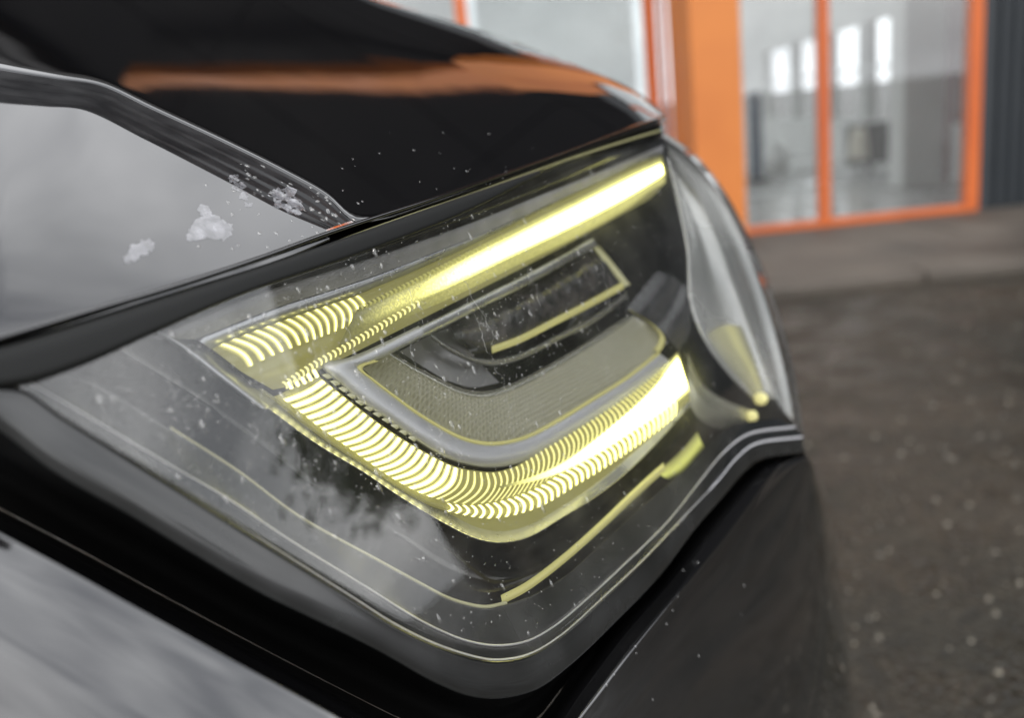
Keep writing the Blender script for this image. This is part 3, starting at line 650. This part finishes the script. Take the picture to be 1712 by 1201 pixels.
# projector surround: wide dotted band
PO = [(606, 616), (627, 635), (661, 661), (697, 687), (734, 710), (771, 729), (806, 738), (838, 738), (879, 728), (932, 700), (987, 667), (1047, 629), (1096, 590), (1108, 566), (1094, 548)]
PI = [(655, 590), (672, 600), (692, 612), (712, 622), (735, 634), (765, 648), (795, 655), (820, 654), (850, 645), (885, 629), (930, 604), (980, 574), (1025, 545), (1045, 532), (1055, 526)]
dots = mat('dotted_trim_spill', (.2, .2, .19), .35, .55, emit=(1, .93, .36), es=.075)  # faint emission stands in for LED light spilling onto the band
def dot_nodes(m):
    t, b, l = nodes(m)
    co = N(t, 'ShaderNodeTexCoord'); v = N(t, 'ShaderNodeTexVoronoi', Scale=520.0); v.inputs['Randomness'].default_value = .12
    bp = N(t, 'ShaderNodeBump', Strength=.9, Distance=.0012); r = N(t, 'ShaderNodeValToRGB'); e = r.color_ramp.elements
    e[0].position = .1; e[0].color = (.07, .07, .065, 1); e[1].position = .5; e[1].color = (.30, .30, .27, 1)
    l(co.outputs['Object'], v.inputs['Vector']); l(v.outputs['Distance'], bp.inputs['Height']); l(bp.outputs[0], b.inputs['Normal'])
    l(v.outputs['Distance'], r.inputs[0]); l(r.outputs[0], b.inputs['Base Color'])
dot_nodes(dots)
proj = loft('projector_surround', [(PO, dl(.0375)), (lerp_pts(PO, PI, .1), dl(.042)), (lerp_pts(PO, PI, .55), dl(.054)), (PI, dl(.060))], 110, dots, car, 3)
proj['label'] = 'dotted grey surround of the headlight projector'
hpart('surround_edge', [(PI, dl(.0605)), (lerp_pts(PI, PO, .05), dl(.0575)), (lerp_pts(PI, PO, .1), dl(.0575))], 90, mat('edge_grey', (.4, .4, .36), .25, .8), 2, proj)
CAPO = [(1102, 590), (1110, 578), (1111, 564), (1096, 546), (1058, 522)]
hpart('surround_rim', [(CAPO, dl(.037)), (off(CAPO, -4, -3), dl(.034)), (off(CAPO, -9, -5), dl(.038))], 30, line_m, 2, proj)
PTOP = [(655, 590), (668, 586), (690, 575), (705, 568), (725, 560), (750, 547), (775, 535), (800, 522), (825, 509), (850, 496), (890, 475), (935, 450), (975, 430), (1000, 418), (1040, 440)]
hpart('recess', [(PI, dl(.061)), (lerp_pts(PI, PTOP, .3), dl(.085)), (lerp_pts(PI, PTOP, .7), dl(.085)), (PTOP, dl(.06)), (off(PTOP, 0, -8), dl(.04))], 90, gloss_black, 3, proj)
# projector lens block with lit edges
LT = [(752, 548), (800, 524), (850, 497), (900, 471), (950, 445), (1000, 418)]
LBm = [(765, 572), (815, 586), (868, 568), (925, 540), (980, 512), (1040, 480)]
hpart('projector_lens', [(LT, dl(.056)), (lerp_pts(LT, LBm, .3), dl(.046)), (lerp_pts(LT, LBm, .7), dl(.044)), (LBm, dl(.05))], 50, vary(mat('projector_glass', (.02, .02, .022), .06), (.012, .012, .014), (.05, .045, .045), 55, 3, .45, .62, rough=(.03, .2), bump=.6, bscale=70, bdist=.004), 3, proj)
EY = [(822, 584), (868, 567), (925, 538), (980, 510), (1042, 476)]
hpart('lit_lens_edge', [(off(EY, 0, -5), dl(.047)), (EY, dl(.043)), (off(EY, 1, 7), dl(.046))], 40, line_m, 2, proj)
EG = [(720, 560), (755, 585), (800, 603), (840, 603), (880, 590), (935, 562), (990, 534), (1048, 492)]
hpart('lens_frame', [(off(EG, 0, -4), dl(.05)), (EG, dl(.046)), (off(EG, 1, 7), dl(.051))], 50, mat('frame_dark_silver', (.3, .3, .3), .25, .8), 2, proj)
ER = [(996, 412), (1018, 440), (1048, 478)]
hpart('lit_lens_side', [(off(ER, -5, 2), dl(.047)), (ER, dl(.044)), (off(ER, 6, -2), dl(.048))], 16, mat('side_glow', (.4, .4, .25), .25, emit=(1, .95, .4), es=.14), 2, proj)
# grey mirror facet at the left of the recess
hpart('mirror_facet', [([(668, 588), (720, 560), (752, 548)], dl(.056)), ([(705, 612), (752, 592), (800, 605)], dl(.062)), ([(745, 636), (790, 648), (835, 640)], dl(.062))], 24, mat('facet_grey', (.22, .22, .23), .3, .7), 3, proj)

# --- far end of the lamp
fs = thin_glass('clear_facet', (.95, .95, .97), .09, .12, film=.30, film_col=(.62, .63, .72), film_scale=14, back=.4)
hpart('end_facet', [([(1048, 516), (1075, 482), (1098, 454)], dl(.054)), ([(1072, 526), (1100, 494), (1124, 462)], dl(.043)), ([(1096, 545), (1122, 510), (1140, 474)], dl(.050)), ([(1114, 562), (1138, 528), (1152, 490)], dl(.042)), ([(1135, 588), (1152, 560), (1160, 524)], dl(.052))], 20, fs, 4)
E1 = [(1112, 262), (1128, 330), (1146, 420), (1152, 505), (1176, 570), (1215, 625), (1262, 672)]
E2_ = [(1114, 250), (1160, 320), (1196, 400), (1222, 475), (1248, 545), (1272, 610), (1292, 668)]
E3 = [(1112, 236), (1178, 292), (1232, 380), (1268, 470), (1296, 560), (1316, 640), (1328, 706)]
endm = vary(mat('end_grey', (.4, .4, .4), .3, .6), (.45, .46, .46), (.72, .73, .73), 10, rough=(.15, .35))
hpart('end_cap', [(E1, dl(.052)), (off(E1, 6, 0), dl(.046)), (lerp_pts(E1, E2_, .5), dl(.060)), (E2_, dl(.046)), (off(E2_, 5, 0), dl(.044)), (lerp_pts(E2_, E3, .5), dl(.066)), (E3, dl(.056))], 60, endm, 3)
hpart('end_light_leak', [([(1176, 566), (1196, 590), (1222, 620), (1262, 664)], dl(.05)), ([(1206, 545), (1222, 578), (1245, 612), (1268, 655)], dl(.042)), ([(1240, 545), (1254, 580), (1266, 612), (1278, 652)], dl(.046))], 24, graded('light_leak', 1, [(0, .03), (.45, .22), (.7, .5), (1, .06)], (1, .93, .30), (.3, .3, .25), ustops=None), 3)  # glowing piece stands in for yellow light leaking inside the lamp
hpart('end_arm', [([(1150, 590), (1172, 640), (1210, 668), (1268, 690)], dl(.05)), ([(1150, 625), (1172, 665), (1208, 686), (1262, 700)], dl(.04)), ([(1150, 670), (1168, 700), (1200, 716), (1255, 712)], dl(.05))], 24, mat('arm_grey', (.4, .4, .34), .25, .7), 3)
hpart('end_shadow_gap', [([(1160, 700), (1190, 700), (1230, 702), (1275, 708)], dl(.052)), ([(1165, 724), (1195, 722), (1232, 720), (1280, 722)], dl(.05))], 16, matte, 2)
def ball(name, c, r, m, parent, sq=1.0):
    bm = bmesh.new(); bmesh.ops.create_icosphere(bm, subdivisions=2, radius=r)
    v = [c + Vector((q.co.x, q.co.y, q.co.z * sq)) for q in bm.verts]; f = [[x.index for x in g.verts] for g in bm.faces]; bm.free()
    return mesh_obj(name, v, f, m, parent)
bulb_m = mat('lit_bulb', (.6, .6, .3), .3, emit=(1, .9, .35), es=.9)
ball('marker_bulb', at(1272, 667, dl(.036)(1272, 667)), .0055, bulb_m, hs); ball('marker_bulb', at(1257, 696, dl(.036)(1257, 696)), .0048, bulb_m, hs)
# back shell: closes the lamp behind everything
V = []
for j in range(NV):
    for i in range(NU):
        p = lens_px(i, j); V.append(at(p.x, p.y, 1 / linv(p.x, p.y) + .015 + .14 * math.sin(math.pi * min(1, max(0, j / (NV - 1)))) ** .35 * min(1.0, i / 30.0 + .05)))
mesh_obj('back_shell', V, grid_faces(NV, NU), matte, hs, True)

# --- bumper
BE = [(-120, 828), (0, 893), (120, 958), (250, 1030), (400, 1112), (550, 1194), (690, 1270), (790, 1310), (860, 1305), (920, 1265), (985, 1186), (1060, 1088), (1130, 1000), (1200, 915), (1252, 846), (1285, 800), (1312, 775), (1348, 762)]
BI = [(-120, 790), (0, 850), (130, 918), (265, 992), (415, 1072), (565, 1150), (700, 1215), (790, 1240), (845, 1235), (895, 1205), (955, 1130), (1030, 1040), (1105, 962), (1165, 882), (1212, 828), (1245, 796), (1268, 775), (1345, 760)]
BO1 = [(-240, 950), (-140, 1020), (-20, 1090), (110, 1170), (270, 1270), (450, 1380), (640, 1480), (790, 1540), (900, 1530), (990, 1450), (1075, 1330), (1150, 1210), (1215, 1105), (1275, 1010), (1310, 930), (1330, 860), (1345, 810), (1356, 775)]
BO2 = [(-420, 1150), (-330, 1250), (-200, 1350), (-50, 1450), (150, 1560), (380, 1680), (620, 1780), (800, 1850), (960, 1830), (1090, 1720), (1200, 1560), (1275, 1420), (1325, 1290), (1358, 1180), (1376, 1060), (1384, 960), (1380, 870), (1362, 780)]
BO3 = [(-420, 1200), (-330, 1300), (-200, 1400), (-50, 1500), (150, 1610), (400, 1740), (640, 1850), (820, 1920), (1000, 1900), (1140, 1790), (1260, 1640), (1350, 1500), (1405, 1360), (1430, 1240), (1418, 1080), (1404, 960), (1394, 860), (1368, 785)]
def bump_d(extra, left_gain):
    def fn(x, y):
        k = max(0.0, min(1.0, (900 - x) / 350)); k = k * k * (3 - 2 * k)      # towards the wing it leans up to the sky
        inv = linv(x, y) * (1 - k) + (3.38 - .0013 * (x - 250) + .0014 * (y - 1030)) * k
        return 1 / inv + extra
    return fn
rows = [(BI, dl(.06)), (lerp_pts(BI, BE, .35), bump_d(.02, 1)), (lerp_pts(BI, BE, .75), bump_d(.006, 1)), (lerp_pts(BI, BE, .95), bump_d(.0005, 1)), (lerp_pts(BE, BO1, .03), bump_d(.0, 1)), (lerp_pts(BE, BO1, .3), bump_d(-.001, 1)), (lerp_pts(BE, BO1, .65), bump_d(-.0, 1)), (BO1, bump_d(.002, 1)), (lerp_pts(BO1, BO2, .5), bump_d(.01, 1)), (lerp_pts(BO1, BO2, .9), bump_d(.022, 1)), (BO2, bump_d(.03, 1)), (lerp_pts(BO2, BO3, .15), bump_d(.036, 1)), (lerp_pts(BO2, BO3, .6), bump_d(.07, 1)), (BO3, bump_d(.12, 1)), (off(BO3, -6, 0), bump_d(.2, 1))]
bumper = loft('bumper', rows, 130, bump_paint, car, 3)
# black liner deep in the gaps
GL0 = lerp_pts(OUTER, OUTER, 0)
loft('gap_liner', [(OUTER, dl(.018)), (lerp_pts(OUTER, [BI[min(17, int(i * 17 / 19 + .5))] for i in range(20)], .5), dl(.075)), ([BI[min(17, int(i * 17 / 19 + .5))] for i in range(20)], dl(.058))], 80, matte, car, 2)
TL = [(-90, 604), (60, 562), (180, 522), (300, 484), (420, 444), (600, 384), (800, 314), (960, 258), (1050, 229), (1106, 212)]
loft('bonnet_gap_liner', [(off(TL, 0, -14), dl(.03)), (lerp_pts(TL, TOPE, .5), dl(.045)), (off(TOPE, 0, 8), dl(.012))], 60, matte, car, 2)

# ------------------------------------------------------------------ rain
def dome(V, Fc, c, nrm, r, h, stretch=1.0, axis=None, rg=random):
    u = (axis - nrm * axis.dot(nrm)).normalized() if axis else nrm.orthogonal().normalized(); w_ = nrm.cross(u)
    k = len(V); n = 8
    wob = [rg.uniform(.8, 1.15) for _ in range(n)]
    for rr, hh in ((1.0, 0.0), (.8, .55), (.4, .92)):
        for a in range(n):
            q = 2 * math.pi * a / n
            V.append(c + (u * math.cos(q) * stretch + w_ * math.sin(q)) * (r * rr * wob[a]) + nrm * (h * hh))
    V.append(c + nrm * h)
    for b in range(2):
        for a in range(n): Fc.append((k + b * n + a, k + b * n + (a + 1) % n, k + (b + 1) * n + (a + 1) % n, k + (b + 1) * n + a))
    for a in range(n): Fc.append((k + 2 * n + a, k + 2 * n + (a + 1) % n, k + 3 * n))
water = thin_glass('water', (.97, .97, .97), .10, .0, film=.30, film_col=(.8, .8, .78), film_scale=300)  # whitish film stands in for the bright glints of the drops
rg = random.Random(5)
DV, DF = [], []
down = Vector((0, 0, -1))
for i in range(2300):
    if rg.random() < .55:
        iu = int(rg.gauss(56, 13)); iv = int(rg.gauss(16, 9))
    else:
        iu = rg.randrange(14, NU - 8); iv = rg.randrange(1, NV - 2)
    if not (3 < iu < NU - 6 and 0 < iv < NV - 2): continue
    a, b, c = lens_pt(iu, iv, .0014), lens_pt(iu + 1, iv, .0014), lens_pt(iu, iv + 1, .0014)
    p = a + (b - a) * rg.random() + (c - a) * rg.random()
    nr = (b - a).cross(c - a).normalized()
    if nr.dot(p - CAM) > 0: nr = -nr
    big = rg.random() < .07
    r = rg.uniform(.0007, .0013) if big else rg.uniform(.0002, .00062)
    dome(DV, DF, p, nr, r, r * .6, rg.uniform(1.2, 2.6) if big else rg.uniform(.9, 1.3), down, rg)
def lens_runs(n):
    # thin dried runs wandering down the lens
    for q in range(n):
        iu, iv = rg.uniform(22, 74), rg.uniform(3, 24); L_ = rg.uniform(3, 9); wd = rg.uniform(.00018, .00035); prev = None; k0 = len(DV)
        du = 0.0; m_ = 22
        for i in range(m_):
            du += rg.gauss(0, .16); a, b = iu + du, iv + L_ * i / m_
            if not (1 < a < NU - 8 and 1 < b < NV - 2): break
            i0, j0 = int(a), int(b); fa, fb = a - i0, b - j0
            p = lens_pt(i0, j0, .0016).lerp(lens_pt(i0 + 1, j0, .0016), fa).lerp(lens_pt(i0, j0 + 1, .0016).lerp(lens_pt(i0 + 1, j0 + 1, .0016), fa), fb)
            e = (lens_pt(i0 + 1, j0) - lens_pt(i0, j0)).normalized() * wd * (1 if 0 < i < m_ - 1 else .3) * rg.uniform(.6, 1.3)
            DV.extend([p - e, p + (CAM - p).normalized() * wd * .7, p + e])
            k = len(DV) - 3
            if k > k0: DF.extend([(k - 3, k - 2, k + 1, k), (k - 2, k - 1, k + 2, k + 1)])
lens_runs(26)
tag(mesh_obj('lens_raindrops', DV, DF, water, None, True), 'fine raindrops beaded over the clear headlight lens', 'raindrops', kind='stuff')
DV, DF = [], []
bm_me = bumper.data
def scatter_mesh(o, n, test, rmin, rmax, st):
    me = o.data; off_ = 0; cnt = 0; tries = 0
    polys = me.polygons
    while cnt < n and tries < n * 60:
        tries += 1
        f = polys[rg.randrange(len(polys))]
        vs = [me.vertices[i].co for i in f.vertices]; a, b = rg.random(), rg.random()
        p = vs[0].lerp(vs[1], a).lerp(vs[3].lerp(vs[2], a), b)
        q = M3.transposed() @ (p - CAM)
        x, y = CX + F * q.x / -q.z, CY - F * q.y / -q.z
        if not test(x, y): continue
        nr = f.normal.copy()
        if nr.dot(p - CAM) > 0: nr = -nr
        r = rg.uniform(rmin, rmax)
        dome(DV, DF, p, nr, r, r * .45, rg.uniform(*st), down, rg); cnt += 1
scatter_mesh(bumper, 16, lambda x, y: 1000 < x < 1340 and 840 < y < 1200, .0004, .0008, (1.0, 1.9))
scatter_mesh(bonnet, 34, lambda x, y: 560 < x < 900 and 220 < y < 345, .0003, .0007, (.9, 1.6))
scatter_mesh(fender, 22, lambda x, y: 300 < x < 540 and 300 < y < 420, .0004, .001, (.9, 1.6))
scatter_mesh(strip, 40, lambda x, y: 400 < x < 600 and 250 < y < 390, .0004, .0012, (.9, 1.6))
tag(mesh_obj('paint_raindrops', DV, DF, water, None, True), 'scattered raindrops on the black paint of bonnet, wing and bumper', 'raindrops', kind='stuff')

# pale wet smears on the wing
foam = thin_glass('smear', (.9, .9, .9), .08, .15, film=.62, film_col=(.6, .6, .64), film_scale=220)
from mathutils.bvhtree import BVHTree
wing_bvh = BVHTree.FromPolygons([v.co for v in fender.data.vertices] + [v.co for v in strip.data.vertices], [tuple(p.vertices) for p in fender.data.polygons] + [tuple(i + len(fender.data.vertices) for i in p.vertices) for p in strip.data.polygons])
def on_wing(x, y, lift):
    d = ray(x, y); h = wing_bvh.ray_cast(CAM, d.normalized())
    p = h[0] if h[0] is not None else at(x, y, 1 / finv(x, y))
    return p - d.normalized() * lift
def smear(cx_, cy_, blobs, lab, sd):
    r2 = random.Random(sd); V, Fc = [], []
    for bx_, by_, br in blobs:
        n = 22; k = len(V); ring = []
        for rr, lift in ((1.0, .0), (.86, .0007), (.45, .0011)):
            for a in range(n):
                q = 2 * math.pi * a / n
                wv = 1 + .6 * noise.noise(Vector((math.cos(q) * 1.7 + bx_, math.sin(q) * 1.7 + by_, sd))) + .3 * noise.noise(Vector((math.cos(q) * 5 + bx_, math.sin(q) * 5 + by_, sd + 9)))
                x, y = cx_ + bx_ + math.cos(q) * br * wv * rr, cy_ + by_ + math.sin(q) * br * .8 * wv * rr
                V.append(on_wing(x, y,   .0002 + lift * .12))
        V.append(on_wing(cx_ + bx_, cy_ + by_, .0004))
        for b in range(2):
            for a in range(n): Fc.append((k + b * n + a, k + b * n + (a + 1) % n, k + (b + 1) * n + (a + 1) % n, k + (b + 1) * n + a))
        for a in range(n): Fc.append((k + 2 * n + a, k + 2 * n + (a + 1) % n, k + 3 * n))
    tag(mesh_obj('wet_smear', V, Fc, foam, None, True), lab, 'smear', 'pale smears on the wing', None)
smear(348, 380, [(0, 0, 26), (-22, 14, 16), (22, 4, 17), (-6, -26, 12)], 'largest pale wet smear on the black wing, rounded with a ragged edge', 1)
smear(230, 420, [(0, 0, 15), (16, -10, 12), (-14, 12, 10)], 'small pale wet smear on the black wing, farthest from the ribbed strip', 2)
smear(478, 335, [(0, 0, 22), (14, 10, 16), (-16, -12, 12)], 'pale wet smear at the tip of the wing beside the lamp', 3)
smear(398, 312, [(0, 0, 11), (-8, -14, 9), (10, 16, 9), (16, 30, 6)], 'narrow streaked wet smear running down beside the ribbed strip', 4)
